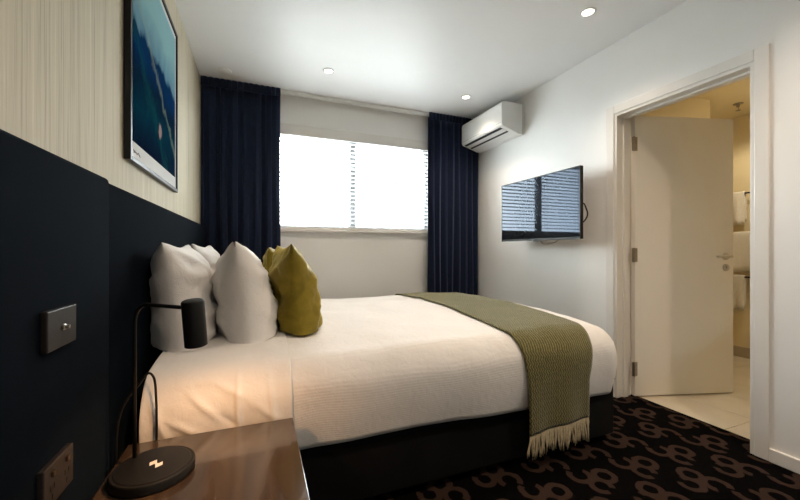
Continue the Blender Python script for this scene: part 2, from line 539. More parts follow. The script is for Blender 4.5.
struct('baseboard_bathroom', B(BX1 - .012, BX1, BY0, BY1, 0, .10, .002), M['bathskirt'], 'brown tile skirting along the bathroom wall')

# door leaf, swung into the bathroom
hx, hy = XR + WT - .012, DY1 - J - .006
ang = math.atan2(-.287, .958)
door = empty('door_1', (hx, hy, 0), ang, kind='structure', label='plain white bathroom door standing open into the bathroom')
DL = .757
def local(o_bm): return o_bm
obj('door_leaf', B(.004, DL, -.036, 0, .010, 1.968, .002), M['door'], door, world_space=False)
for hz in (1.77, .995, .20):
    h = bmesh.new()
    tube(h, [(-.004, -.040, hz - .05), (-.004, -.040, hz + .05)], .0065, 10)
    box(h, -.018, .022, -.0385, -.0365, hz - .048, hz + .048)
    obj('hinge', h, M['hinge'], door, world_space=False)
hs = bmesh.new()
Mrot = Matrix.Rotation(R(90), 4, 'X')
lathe(hs, [(.026, 0), (.026, .006), (.023, .009), (.010, .010), (.009, .045), (.0, .045)][:-1], (DL - .062, -.036, .985), 24, Mrot)
hd = obj('handle', hs, M['chrome'], door, world_space=False)
lv = bmesh.new()
tube(lv, [(DL - .056, -.078, .985), (DL - .075, -.081, .985), (DL - .12, -.080, .985), (DL - .168, -.076, .984)], [.009, .009, .008, .0075], 12)
obj('lever', lv, M['chrome'], hd, world_space=False)
hs = bmesh.new()
lathe(hs, [(.025, 0), (.025, .006), (.022, .009), (.010, .009), (.009, .018)], (DL - .060, -.036, .905), 24, Mrot)
obj('lock_rose', hs, M['chrome'], door, world_space=False)

# window: frame, mullion, panes, sill
win = empty('window_1', ((WX0 + WX1) / 2, YB + .10, WZ0), kind='structure', label='wide sliding window behind the white venetian blind')
fy0, fy1 = YB + .085, YB + .135
FW = .045
obj('window_frame', B(WX0, WX0 + FW, fy0, fy1, WZ0, WZ1, .003), M['aluminium'], win)
obj('window_frame', B(WX1 - FW, WX1, fy0, fy1, WZ0, WZ1, .003), M['aluminium'], win)
obj('window_frame', B(WX0 + FW, WX1 - FW, fy0, fy1, WZ1 - FW, WZ1, .003), M['aluminium'], win)
obj('window_frame', B(WX0 + FW, WX1 - FW, fy0, fy1, WZ0, WZ0 + FW, .003), M['aluminium'], win)
MX = .90
obj('mullion', B(MX - .032, MX + .032, fy0 - .01, fy1, WZ0 + FW, WZ1 - FW, .003), M['aluminium'], win)
obj('pane', B(WX0 + FW, MX - .032, fy0 + .022, fy0 + .026, WZ0 + FW, WZ1 - FW), M['glass'], win)
obj('pane', B(MX + .032, WX1 - FW, fy0 + .022, fy0 + .026, WZ0 + FW, WZ1 - FW), M['glass'], win)
obj('window_sill', B(WX0 - .03, WX1 + .03, YB - .030, YB + .084, WZ0 - .022, WZ0 + .004, .004), M['trim'], win)

# venetian blind
bl = empty('venetian_blind', ((WX0 + WX1) / 2, YB - .01, WZ0), label='white horizontal slat venetian blind over the window', cat='blind')
bx0, bx1 = WX0 + .012, WX1 - .012
obj('valance', B(WX0 - .035, WX1 + .035, YB - .018, YB - .004, 2.105, 2.205, .003), M['trim'], bl)
obj('headrail', B(bx0, bx1, YB + .008, YB + .055, 2.12, 2.165, .002), M['slat'], bl)
nsl, ztop, zbot = 21, 2.092, 1.262
sl_me = None
for i in range(nsl):
    z = ztop - (ztop - zbot) * i / (nsl - 1)
    if sl_me is None:
        b = bmesh.new(); pr = []
        for k in range(7):
            t = k / 6 * 2 - 1; pr.append((t * .024, .0022 * (1 - t * t) + .0009))
        pr += [(p[0], p[1] - .0022) for p in pr[::-1]]
        tl_ = R(-6); pr = [(p[0] * math.cos(tl_) - p[1] * math.sin(tl_), p[0] * math.sin(tl_) + p[1] * math.cos(tl_)) for p in pr]
        prism(b, pr, 'x', -(bx1 - bx0) / 2, (bx1 - bx0) / 2)
        o = obj('slat', b, M['slat'], bl, world_space=False); sl_me = o
    else:
        o = sl_me.copy(); COL.objects.link(o); o.parent = bl
    o.location = (0, .041, z - WZ0)
obj('bottom_rail', B(bx0, bx1, YB + .008, YB + .054, 1.232, 1.248, .003), M['trim'], bl)
for cx in (WX0 + .22, MX - .055, WX1 - .10):
    b = bmesh.new()
    for dy in (.008, .054):
        box(b, cx - .0015, cx + .0015, YB + dy - .0008, YB + dy + .0008, 1.24, 2.12)
    obj('ladder_cord', b, M['slat'], bl)
obj('tilt_wand', T([(WX1 - .07, YB - .003, 2.10), (WX1 - .072, YB - .002, 1.50)], .004, 8), M['slat'], bl)

# curtain track on the ceiling
ct = empty('curtain_track', (.94, 3.385, H), label='thin white curtain track along the ceiling above the window', cat='curtain track')
obj('rail', B(XL + .02, XR - .02, 3.370, 3.398, H - .030, H - .001, .004), M['whiteplastic'], ct)
obj('channel', B(XL + .02, XR - .02, 3.378, 3.390, H - .036, H - .030), M['whiteplastic'], ct)

def curtain(x0, x1, yc, label, seed, folds):
    rnd = random.Random(seed)
    root = empty('curtain', ((x0 + x1) / 2, yc, 0), label=label, cat='curtain', group='navy curtains either side of the window')
    ph = [rnd.uniform(-.6, .6) for _ in range(folds + 3)]
    nu, nv = folds * 12 + 1, 26
    def f(i, j):
        u = i / (nu - 1); w = j / (nv - 1)
        z = .015 + w * (H - .040 - .015)
        k = u * folds
        a = 2 * math.pi * k + ph[int(k)] * (1 - (k % 1)) + ph[int(k) + 1] * (k % 1)
        amp = .022 * (1 - .35 * w) + .006 * math.sin(k * 2.1 + seed)
        d = amp * math.sin(a) + .010 * math.sin(a * .5 + 3 * (1 - w) + seed)
        xx = x0 + (x1 - x0) * u + .006 * math.sin(a * 2 + 1) + .008 * math.sin(6 * w + 9 * u + seed) * (1 - w)
        return (min(xx, XR - .008), yc + d * .85, z)
    b = bmesh.new(); grid(b, f, nu, nv)
    o = obj('drape', b, M['curtain'], root, smooth=True)
    md = o.modifiers.new('thickness', 'SOLIDIFY'); md.thickness = .004; md.offset = 0
    def g(i, j):
        u = i / (nu - 1); k = u * folds
        p = f(i, nv - 1)
        return (p[0], 3.358 + .005 * math.sin(2 * math.pi * k * 2), H - .075 + j / 3 * .073)
    b = bmesh.new(); grid(b, g, nu, 4)
    o = obj('pleat_heading', b, M['curtain'], root, smooth=True)
    md = o.modifiers.new('thickness', 'SOLIDIFY'); md.thickness = .006; md.offset = 0
    return root
curtain(XL + .006, .180, 3.392, 'navy pleated curtain beside the framed picture, left of the window', 3, 7)
curtain(1.665, XR - .02, 3.395, 'navy pleated curtain under the air conditioner, right of the window', 5, 8)

# ------------------------------------------------------------------ headboard
HBZ = 1.227
hb = empty('headboard', (-.41, 2.0, 0), label='long navy velvet upholstered headboard panelling along the left wall', cat='headboard')
def panel(y0, y1, xf):
    b = B(XL + .002, xf, y0, y1, .02, HBZ, .012, 3)
    return obj('panel', b, M['headboard'], hb)
for o in (panel(-.75, 1.213, -.380), panel(1.217, 3.33, -.400), ):
    auto_smooth(o, 35)

# ------------------------------------------------------------------ bed
BXH, BXF, BYN, BYF = -.345, 1.795, 1.362, 3.025
bed = empty('bed', ((BXH + BXF) / 2, (BYN + BYF) / 2, 0), label='wide bed with a black upholstered base under white bedding', cat='bed')
o = obj('base', B(BXH, BXF, BYN, BYF, .035, .345, .015, 3), M['base'], bed); auto_smooth(o, 35)
obj('valance_trim', B(BXH - .002, BXF + .002, BYN - .002, BYF + .002, .331, .336), M['blackfelt'], bed)
for fx in (BXH + .12, BXF - .12):
    for fy in (BYN + .12, BYF - .12):
        obj('foot', lathe(bmesh.new(), [(.025, 0), (.028, .04)], (fx, fy, 0), 16), M['blackplastic'], bed)
o = obj('mattress', B(BXH, BXF - .02, BYN + .02, BYF - .02, .345, .575, .05, 4), M['mattress'], bed); auto_smooth(o, 60)

# drape surface shared by duvet, sheet cuff and throw
XF, YN, YF, RR = 1.818, 1.318, 3.065, .125
def ztopf(x, y):
    t = (y - YN) / (YF - YN); t = max(0, min(1, t))
    c = 1 - abs(2 * t - 1) ** 2.4
    s = max(0.0, min(1.0, (x + .35) / .5))
    f = max(0.0, min(1.0, (XF - x) / .5)); f = f * f * (3 - 2 * f)
    return .600 + .046 * c + .012 * f * (0.4 + .6 * s)
def arc_out(s, r):
    if s < math.pi * r / 2: return r * math.sin(s / r), r * (1 - math.cos(s / r)), s / r
    return r, r + (s - math.pi * r / 2), math.pi / 2
def wr(x, y, z, k=1.0):
    v = Vector((x * 2.6, y * 2.6, z * 2.6))
    return (.010 * noise.noise(v) + .005 * noise.noise(v * 2.7 + Vector((3, 1, 7)))) * k
def drape(u, sv, side, off=0.0, su=0.0, extra=None):
    """u: x on the flat (<= XF-RR); su: arc length past the foot edge; sv: arc length past a long side; side: -1 near, +1 far; for sv==0 side holds y"""
    a, b = su, sv
    s = max(a, b)
    if s > 0:
        h = math.hypot(a, b); dx, dy = a / h, b / h
    else: dx = dy = 0
    out, drop, th = arc_out(s, RR)
    return dx, dy, out, drop, th
def surf(u, su, y, sv, sgn, off=0.0, wk=1.0, sm=.41):
    dx, dy, out, drop, th = drape(u, sv, sgn, 0, su)
    s = max(su, sv)
    x = u + dx * out; yy = y + sgn * dy * out
    z = ztopf(u, y) - drop
    k = max(0, min(1, (s - .12) / (sm - .12)))
    bul = .016 * math.sin(math.pi * k) - .014 * k
    n = Vector((dx * math.sin(th), sgn * dy * math.sin(th), math.cos(th)))
    d = off + bul + wr(x, yy, z, wk)
    # long shallow folds falling down the sides
    if th > .6: d += .004 * math.sin(x * 17 + 2 * math.sin(x * 5)) * k * wk * (1 if sv >= su else 0)
    return Vector((x, yy, z)) + n * d

SM = .415
def hem(x): return SM - .035 + .045 * max(0, min(1, (x + .3) / 2.1)) + .006 * math.sin(x * 6 + 1)
def cloth(x0, foot, off, wk, nu=64, ns=22, nm=56, x1=None, hemf=hem):
    us = [(x0 + ((XF - RR if foot else x1) - x0) * i / nu, 0.0) for i in range(nu + 1)]
    if foot: us += [(XF - RR, (i + 1) / ns) for i in range(ns)]
    vs = [(YN + RR, 1 - j / ns, -1) for j in range(ns)]
    vs += [(YN + RR + (YF - YN - 2 * RR) * j / nm, 0.0, 0) for j in range(nm + 1)]
    vs += [(YF - RR, (j + 1) / ns, 1) for j in range(ns)]
    def f(i, j):
        u, fu = us[i]; y, fv, sg = vs[j]
        hm = hemf(u)
        return surf(u, fu * hm, y, fv * hm, sg, off, wk, hm)
    b = bmesh.new(); grid(b, f, len(us), len(vs))
    return b
duvet = obj('duvet', cloth(BXH + .012, True, 0, 1.0), M['duvet'], smooth=True, label='white ribbed duvet draped over the bed', cat='duvet')
md = duvet.modifiers.new('thickness', 'SOLIDIFY'); md.thickness = .012; md.offset = -1
def fold_noise(x, y, z):
    return 0
cb = cloth(BXH + .008, False, .007, 1.0, nu=110, ns=54, x1=.112, hemf=lambda x: hem(x) - .006)
CREASES = [(-.064, .62, -.055, .34, .010, .008), (-.21, .57, -.11, .47, .009, .010), (-.27, .50, -.13, .41, .008, .010), (-.31, .56, -.25, .40, .008, .012),
           (.035, .60, .060, .38, .006, .009), (-.12, .49, -.06, .44, -.008, .010), (-.16, .60, -.03, .53, .006, .010), (-.02, .52, .09, .42, .006, .012), (-.24, .44, -.15, .37, -.007, .012)]
for v in cb.verts:   # creases of the tucked sheet near the head
    x, y, z = v.co
    if y > YN + .5: continue
    h = z + max(0, y - YN - .02) * .6       # height along the cloth
    d = .005 * noise.noise(Vector((x * 9, y * 9, z * 9)))
    for (ax, az, bx_, bz_, am, wd) in CREASES:
        A_ = Vector((ax, az)); D_ = Vector((bx_ - ax, bz_ - az)); P_ = Vector((x, h)) - A_
        t = max(0, min(1, P_.dot(D_) / D_.length_squared))
        q = P_ - D_ * t
        sd_ = q.x * D_.y - q.y * D_.x
        fall = math.sin(math.pi * min(1, max(0, .08 + .84 * t)))
        d += am * fall * math.exp(-(q.length / wd) ** 2) * (1.0 if sd_ > 0 else .8)
    d *= min(1, max(0, (.112 - x) / .03))
    side = max(0, min(1, (YN + .12 - y) / .12))
    v.co += Vector((0, -d * side, d * (1 - side) * .7))
cuff = obj('sheet_cuff', cb, M['sheet'], duvet, smooth=True, label='smooth white sheet folded back over the duvet')
md = cuff.modifiers.new('thickness', 'SOLIDIFY'); md.thickness = .004; md.offset = 0

# throw over the foot of the bed
throw = empty('throw_blanket', (1.40, 1.30, .25), label='olive green woven throw with cream fringe across the foot of the bed', cat='throw')
TX0, TX1 = 1.120, 1.605
def throw_pt(i, j, nu, path):
    y, s, sg = path[j]
    t = i / (nu - 1)
    # the free end narrows and gathers a little where it hangs
    k = max(0, min(1, s / .30)) if sg < 0 else 0
    x0 = TX0 + .030 * k; x1 = TX1 - .080 * k
    far = max(0, (y - 1.6) / 1.4)
    x0 += .03 * far; x1 += .10 * far
    u = x0 + (x1 - x0) * t
    p = surf(u, max(0, 0), y, s, sg, .008 + .004 * math.sin(t * math.pi), 1.0, .415) if u <= XF - RR else surf(u, 0, y, s, sg, .010, 1.0, .415)
    if sg < 0 and s > .20:
        w = min(1, (s - .20) / .10)
        p.y = p.y * (1 - w) + min(p.y, YN - .024) * w
    if sg < 0 and s > .2:
        p.y -= (.006 * math.sin(t * 11 + 1) * min(1, (s - .2) / .25))
        p.z -= .026 * (1 - t) * min(1, (s - .2) / .3)
    return p
path = [(YN + RR, .490 * (1 - j / 34), -1) for j in range(34)] + [(YN + RR + (YF - YN - 2 * RR) * j / 44, 0.0, 0) for j in range(45)] + [(YF - RR, .36 * (j + 1) / 18, 1) for j in range(18)]
NTU = 34
b = bmesh.new(); grid(b, lambda i, j: throw_pt(i, j, NTU, path), NTU, len(path))
tb = obj('blanket', b, M['throw'], throw, smooth=True)
md = tb.modifiers.new('thickness', 'SOLIDIFY'); md.thickness = .007; md.offset = 1
b = bmesh.new(); rnd = random.Random(4)
NF = 58
for k in range(NF):
    t = (k + .5) / NF
    i = t * (NTU - 1)
    i0 = int(i); fr = i - i0
    p = throw_pt(i0, 0, NTU, path).lerp(throw_pt(min(i0 + 1, NTU - 1), 0, NTU, path), fr)
    p.y -= .002
    L = rnd.uniform(.088, .118); sx = rnd.uniform(-.012, .012) - .01 * (1 - t); sy = rnd.uniform(-.010, .006)
    pts = [p + Vector((0, 0, .006))]
    for q in range(1, 5):
        w = q / 4
        pts.append(p + Vector((sx * w + .003 * math.sin(6 * w + k), sy * w, -L * w)))
    tube(b, pts, [.0030, .0034, .0033, .0032, .0022], 6)
obj('fringe', b, M['cream'], throw, smooth=True, kind='stuff', label='cream tassel fringe')

# pillows
def pillow(name, w, h, t, loc, lean, turn, mat, seed, label, cat, group, ear=.095, zclip=None):
    N = 44
    b = bmesh.new()
    def f(sgn):
        def g(i, j):
            u = i / (N - 1) * 2 - 1; v = j / (N - 1) * 2 - 1
            # squeeze samples to the rim
            u = math.sin(u * math.pi / 2); v = math.sin(v * math.pi / 2)
            prof = max(0, (1 - abs(u) ** 3.4)) ** .55 * max(0, (1 - abs(v) ** (2.4 if v > 0 else 5.0))) ** .52
            th = t / 2 * prof * (1.0 - .14 * v) * (.92 if sgn > 0 else (.62 if name == 'cushion' else (.85 if loc[0] > -.15 else 1.0)))
            y = u * w / 2 * (1 - ear * (1 - v * v)); z = v * h / 2 * (1 - ear * .9 * (1 - u * u))
            q = Vector((u * 1.6 + seed * 3.1, v * 1.6, sgn * 2.0 + seed))
            nz = .010 * noise.noise(q) + .006 * noise.noise(q * 2.6)
            # creases running in from the corners
            rad = abs(abs(u) - abs(v)); cr = max(0, 1 - rad * 4) * (abs(u) * abs(v)) ** .7
            th += prof * (nz * 1.6) - .006 * cr * math.sin(14 * u + 9 * v + seed)
            # horizontal sag folds
            th += prof * .006 * math.sin(11 * v + 3 * math.sin(3 * u + seed) + seed)
            q2 = Vector((u * 1.1 + seed * 1.7, v * 2.4 + .6 * u, sgn * 3.0 + seed * .7))
            th += prof * .018 * (max(0, 1 - 2.2 * abs(noise.noise(q2))) ** 2) - prof * .010 * (max(0, 1 - 3 * abs(noise.noise(q2 * 1.9))) ** 2)
            th = max(th, .0008)
            return (sgn * th, y, z + h / 2)
        return g
    grid(b, f(1), N, N); grid(b, f(-1), N, N)
    bmesh.ops.remove_doubles(b, verts=b.verts[:], dist=.0022)
    me_M = Matrix.LocRotScale(Vector(loc), Matrix.Rotation(turn, 3, 'Z') @ Matrix.Rotation(lean, 3, 'Y'), None)
    inv = me_M.inverted()
    for v in b.verts:
        p = me_M @ v.co
        zb = ztopf(p.x, p.y) + .012
        if p.z < zb + .03:
            p.z = zb + max(0, (p.z - zb)) * .5 + .0 if p.z > zb else zb
        if p.x < -.392: p.x = -.392
        v.co = inv @ p
    o = obj(name, b, mat, smooth=True, label=label, cat=cat, group=group)
    o.matrix_world = me_M
    return o
def piping(p, mat, w, h, ear):
    b = bmesh.new(); pts = []
    for k in range(97):
        t = k / 96 * 4; s = int(t) % 4; q = (t - int(t)) * 2 - 1
        u, v = [(q, -1), (1, q), (-q, 1), (-1, -q)][s]
        pts.append(Vector((0, u * w / 2 * (1 - ear * (1 - v * v)), v * h / 2 * (1 - ear * .9 * (1 - u * u)) + h / 2)))
    zmin = .03
    pts = [Vector((q.x, q.y, max(q.z, zmin))) for q in pts]
    tube(b, pts, .0022, 6)
    o = obj('seam_piping', b, mat, p, world_space=False, smooth=True)
    return o
zb = .606
PW, PH = .66, .474
specs = [
    ('pillow', PW, PH, .245, (-.268, 1.880, zb - .015), R(-9), R(2), M['pillow'], 1, 'white pillow against the headboard beside the black reading lamp', 'pillow', 'white pillows in two rows at the headboard'),
    ('pillow', PW, PH, .24, (-.270, 2.600, zb - .010), R(-8), R(-1), M['pillow'], 2, 'white pillow against the headboard on the far window side', 'pillow', 'white pillows in two rows at the headboard'),
    ('pillow', PW, PH + .008, .265, (-.030, 1.880, zb - .018), R(-9), R(3), M['pillow'], 3, 'white pillow standing between the nearest white pillow and the olive cushion', 'pillow', 'white pillows in two rows at the headboard'),
    ('pillow', PW, PH, .23, (-.050, 2.610, zb - .010), R(-8), R(-2), M['pillow'], 4, 'white pillow mostly hidden behind the front white pillow', 'pillow', 'white pillows in two rows at the headboard'),
    ('cushion', .50, .478, .25, (.175, 1.860, zb - .022), R(-7), R(4), M['velvet'], 5, 'olive velvet cushion leaning nearest the camera on the bed', 'cushion', 'olive velvet cushions in front of the pillows'),
    ('cushion', .48, .462, .22, (.145, 2.560, zb - .012), R(-9), R(-3), M['velvet'], 6, 'olive velvet cushion half hidden behind the nearer olive cushion', 'cushion', 'olive velvet cushions in front of the pillows'),
]
for s in specs:
    pillow(*s)

# ------------------------------------------------------------------ bedside table
NZ = .462
ns = empty('nightstand', (-.12, 1.0, 0), label='brown wood bedside table with a glossy top beside the bed', cat='nightstand')
NX0, NX1, NY0, NY1 = -.352, .110, .70, 1.258
obj('table_top', B(NX0, NX1, NY0, NY1, NZ - .022, NZ, .002), M['wood'], ns)
obj('side_panel', B(NX0 + .005, NX1 - .024, NY0 + .006, NY0 + .024, .05, NZ - .022), M['wood'], ns)
obj('side_panel', B(NX0 + .005, NX1 - .024, NY1 - .024, NY1 - .006, .05, NZ - .022), M['wood'], ns)
obj('back_panel', B(NX0 + .005, NX0 + .017, NY0 + .024, NY1 - .024, .05, NZ - .022), M['wood'], ns)
obj('bottom_panel', B(NX0 + .017, NX1 - .024, NY0 + .024, NY1 - .024, .05, .068), M['wood'], ns)
for z0, z1 in ((.245, .430), (.055, .238)):
    dr = obj('drawer', B(NX1 - .023, NX1 - .005, NY0 + .008, NY1 - .008, z0, z1, .002), M['wood'], ns)
    obj('handle', B(NX1 - .005, NX1 + .010, .92, 1.04, z1 - .035, z1 - .025, .002), M['blackmetal'], dr)
obj('plinth', B(NX0 + .02, NX1 - .05, NY0 + .03, NY1 - .03, 0, .05), M['blackplastic'], ns)

# ------------------------------------------------------------------ bedside lamp
LC = Vector((-.245, 1.068, NZ))
lamp = empty('desk_lamp', LC, label='black cylinder-head reading lamp with round charging base on the nightstand', cat='lamp')
o = obj('base', lathe(bmesh.new(), [(.088, 0), (.091, .003), (.091, .021), (.089, .024), (.0885, .0245)], LC, 48), M['blackmetal'], lamp); auto_smooth(o, 40)
bt = o
o = obj('charging_pad', lathe(bmesh.new(), [(.082, .0245), (.082, .0255), (.080, .026)], LC, 48), M['blackplastic'], lamp)
b = bmesh.new()
zz = NZ + .0262
def flat(b, pts):
    b.faces.new([b.verts.new((LC.x + .005 + p[0], LC.y + p[1], zz)) for p in pts])
# two facing wedges of the charging mark
rot = R(35)
def rp(x, y): return (x * math.cos(rot) - y * math.sin(rot), x * math.sin(rot) + y * math.cos(rot))
flat(b, [rp(-.014, .003), rp(.003, .003), rp(.010, .018), rp(-.007, .018)])
flat(b, [rp(.014, -.003), rp(-.003, -.003), rp(-.010, -.018), rp(.007, -.018)])
flat(b, [rp(-.003, -.003), rp(.003, -.003), rp(.003, .003), rp(-.003, .003)])
obj('charging_mark', b, M['symbol'], lamp, label='small pale charging symbol')
PP = Vector((-.300, 1.122, NZ + .02))
HP = Vector((-.146, .978, .900))
dirv = Vector((HP.x - PP.x, HP.y - PP.y, 0)).normalized()
zt = .890
pts = [PP, Vector((PP.x, PP.y, zt - .05))]
for k in range(1, 9):
    a = k / 8 * math.pi / 2
    pts.append(Vector((PP.x, PP.y, zt - .05)) + dirv * (.05 * (1 - math.cos(a))) + Vector((0, 0, .05 * math.sin(a))))
obj('post', T(pts, .0048, 12), M['blackmetal'], lamp, smooth=True)
arm_end = Vector((HP.x, HP.y, zt)) - dirv * .018
obj('arm', T([pts[-1] - dirv * .002, arm_end], .0048, 12), M['blackmetal'], lamp, smooth=True)
# cylinder head, tipped slightly
axis = Vector((.055, .10, -1)).normalized()
qz = axis.to_track_quat('Z', 'Y').to_matrix().to_4x4()
top = Vector((HP.x, HP.y, .910))
b = bmesh.new()
prof = [(.020, 0), (.0235, .002), (.0250, .006), (.0250, .112), (.0230, .112), (.0230, .085), (.001, .085)]
lathe(b, prof, top, 32, qz)
o = obj('lamp_head', b, M['blackmetal'], lamp); auto_smooth(o, 35)
b = bmesh.new(); lathe(b, [(.019, .088), (.019, .092)], top, 24, qz)
obj('led_lens', b, M['lampbulb'], o)
ld = bpy.data.lights.new('lamp_light', 'SPOT'); ld.energy = LAMP_W; ld.color = LAMP_WARM; ld.spot_size = R(150); ld.spot_blend = .6; ld.shadow_soft_size = .012
lo = bpy.data.objects.new('lamp_light', ld); COL.objects.link(lo); lo.parent = lamp
lo.location = (top + axis * .128) - LC
lo.rotation_euler = axis.to_track_quat('-Z', 'Y').to_euler()

# loose black cord between table and bed
pc = bmesh.new()
cp = [(-.288, 1.283, .02), (-.288, 1.283, .30), (-.287, 1.282, .48), (-.288, 1.280, .58), (-.291, 1.280, .63), (-.298, 1.279, .652), (-.308, 1.279, .658), (-.318, 1.279, .648), (-.328, 1.279, .632), (-.352, 1.275, .60), (-.374, 1.268, .55), (-.382, 1.262, .45), (-.384, 1.262, .10)]
def smooth_path(P, n=6):
    P = [Vector(p) for p in P]; out = []
    for i in range(len(P) - 1):
        p0 = P[max(i - 1, 0)]; p1 = P[i]; p2 = P[i + 1]; p3 = P[min(i + 2, len(P) - 1)]
        for k in range(n):
            t = k / n
            out.append(.5 * ((2 * p1) + (p2 - p0) * t + (2 * p0 - 5 * p1 + 4 * p2 - p3) * t * t + (3 * p1 - p0 - 3 * p2 + p3) * t ** 3))
    out.append(P[-1]); return out
obj('power_cord', T(smooth_path(cp), .0035, 8), M['blackplastic'], lamp, smooth=True, label='thin black cord looped up beside the bed')

# switch plate and outlet on the headboard
XP = -.380
sw = empty('light_switch', (XP, .926, .874), label='square bronze light switch plate on the navy headboard', cat='light switch')
o = obj('plate', B(XP, XP + .012, .868, .984, .834, .913, .0025), M['bronze'], sw)
obj('toggle', lathe(bmesh.new(), [(.006, 0), (.006, .003), (.004, .004), (.0035, .008), (.004, .010)], (XP + .012, .927, .874), 16, Matrix.Rotation(R(90), 4, 'Y')), M['chrome'], sw)
ou = empty('power_outlet', (XP, .913, .578), label='dark double power outlet low on the headboard above the nightstand', cat='power outlet')
obj('plate', B(XP, XP + .012, .856, .970, .538, .618, .0025), M['bronze'], ou)
for yy in (.886, .941):
    obj('rocker', B(XP + .012, XP + .016, yy - .005, yy + .005, .594, .604, .001), M['brass'], ou)
    b = bmesh.new()
    for (dy, dz) in ((-.007, .010), (.007, .010), (0, -.008)):
        box(b, XP + .0118, XP + .0128, yy + dy - .0015, yy + dy + .0015, .563 + dz - .005, .563 + dz + .005)
    obj('socket_slots', b, M['blackplastic'], ou)

# ------------------------------------------------------------------ framed picture
pic = empty('framed_picture', (XL, 1.96, 1.358), label='black framed abstract blue and teal print above the headboard', cat='picture')
PY0, PY1, PZ0, PZ1 = 1.552, 2.366, 1.358, 2.256
PD = .024
for a in ((PY0, PY0 + .018, PZ0, PZ1), (PY1 - .018, PY1, PZ0, PZ1), (PY0 + .018, PY1 - .018, PZ0, PZ0 + .018), (PY0 + .018, PY1 - .018, PZ1 - .018, PZ1)):
    obj('frame_side', B(XL + .002, XL + PD, *a, .0015), M['blackplastic'], pic)
M['mat'] = simple('white_picture_mount', (.60, .595, .58), .9, var=.01, spec=0.0)
MB, MS = .062, .028
obj('mount', B(XL + .002, XL + .016, PY0 + .018, PY1 - .018, PZ0 + .018, PZ1 - .018), M['mat'], pic)
obj('artwork', B(XL + .016, XL + .018, PY0 + .018 + MS, PY1 - .018 - MS, PZ0 + .018 + MB, PZ1 - .018 - MS), M['art'], pic)
b = bmesh.new()
rnd = random.Random(2)
sig = [(PY0 + .055 + .0040 * k, PZ0 + .044 + rnd.uniform(-.006, .006)) for k in range(22)]
tube(b, [(XL + .0165, y, z) for y, z in sig], .0012, 5)
obj('signature', b, simple('pencil_grey', (.15, .15, .16), .8), pic, label='grey pencil scribble on the mount')

# ------------------------------------------------------------------ air conditioner
AY0, AY1, AZ0, AZ1 = 2.672, 3.362, 2.112, 2.398
ac = empty('air_conditioner', (XR, (AY0 + AY1) / 2, AZ0), label='white wall mounted air conditioner above the right curtain', cat='air conditioner')
def ap(dx, dz): return (XR - .001 - dx, AZ0 + dz)
prof = [ap(0, 0), ap(0, .286), ap(.215, .286), ap(.237, .282), ap(.250, .270), ap(.254, .254), ap(.254, .080), ap(.250, .066), ap(.240, .054), ap(.09, .010), ap(.06, .0)]
o = obj('body', prism(bmesh.new(), prof, 'y', AY0, AY1), M['whiteplastic'], ac)
bv = o.modifiers.new('soft_edges', 'BEVEL'); bv.width = .006; bv.segments = 2; bv.limit_method = 'ANGLE'; bv.angle_limit = R(50)
# slots along the sloping underside
def under(t):   # point on the sloping face, t from the front edge
    a = Vector(ap(.240, .054)); c = Vector(ap(.09, .010)); return a.lerp(c, t)
nrm = Vector((-(.044 - .008), -(.226 - .09))); nrm = Vector((-.036, -.136)).normalized()
nrm = Vector((-nrm.x * 0 - .281, -.960))
def strip(t0, t1, o0, o1, y0, y1):
    a = under(t0); c = under(t1)
    return prism(bmesh.new(), [tuple(a + nrm * o0), tuple(c + nrm * o0), tuple(c + nrm * o1), tuple(a + nrm * o1)], 'y', y0, y1)
obj('vent_slot', strip(.02, .26, -.002, .0015, AY0 + .045, AY1 - .03), M['darkslot'], ac)
obj('vent_slot', strip(.42, .66, -.002, .0015, AY0 + .045, AY1 - .03), M['darkslot'], ac)
obj('louvre', strip(.20, .48, -.001, .006, AY0 + .040, AY1 - .025), M['whiteplastic'], ac)
obj('end_seam', B(XR - .019, XR - .016, AY0 - .0012, AY0 + .002, AZ0 + .006, AZ1 - .006), M['hinge'], ac)
obj('panel_seam', B(XR - .2552, XR - .252, AY0 + .006, AY1 - .006, AZ0 + .086, AZ0 + .0885), M['hroof'], ac)

# ------------------------------------------------------------------ television
TVX = 2.118
tv = empty('television', (XR, 2.30, 1.37), label='black flat screen television on a wall bracket reflecting the window', cat='television')
TY0, TY1, TZ0, TZ1 = 1.867, 2.742, 1.108, 1.630
o = obj('housing', B(TVX + .003, TVX + .030, TY0, TY1, TZ0, TZ1, .003), M['blackplastic'], tv)
obj('rear_cover', B(TVX + .030, TVX + .065, TY0 + .10, TY1 - .10, TZ0 + .03, TZ0 + .36, .008), M['blackplastic'], tv)
obj('screen', B(TVX + .0005, TVX + .003, TY0 + .007, TY1 - .007, TZ0 + .018, TZ1 - .007), M['screen'], tv)
for a in ((TY0, TY1, TZ0, TZ0 + .017), (TY0, TY1, TZ1 - .006, TZ1), (TY0, TY0 + .006, TZ0 + .017, TZ1 - .006), (TY1 - .006, TY1, TZ0 + .017, TZ1 - .006)):
    obj('bezel', B(TVX - .001, TVX + .004, *a), M['blackplastic'], tv)
obj('status_light', B(TVX - .002, TVX + .01, 2.28, 2.33, TZ0 - .008, TZ0, .002), M['blackplastic'], tv)
obj('wall_plate', B(XR - .018, XR - .001, 2.20, 2.40, 1.27, 1.47, .003), M['blackmetal'], tv)
obj('bracket_arm', B(TVX + .065, XR - .018, 2.25, 2.28, 1.33, 1.41, .003), M['blackmetal'], tv)
obj('bracket_arm', B(TVX + .065, XR - .018, 2.32, 2.35, 1.33, 1.41, .003), M['blackmetal'], tv)
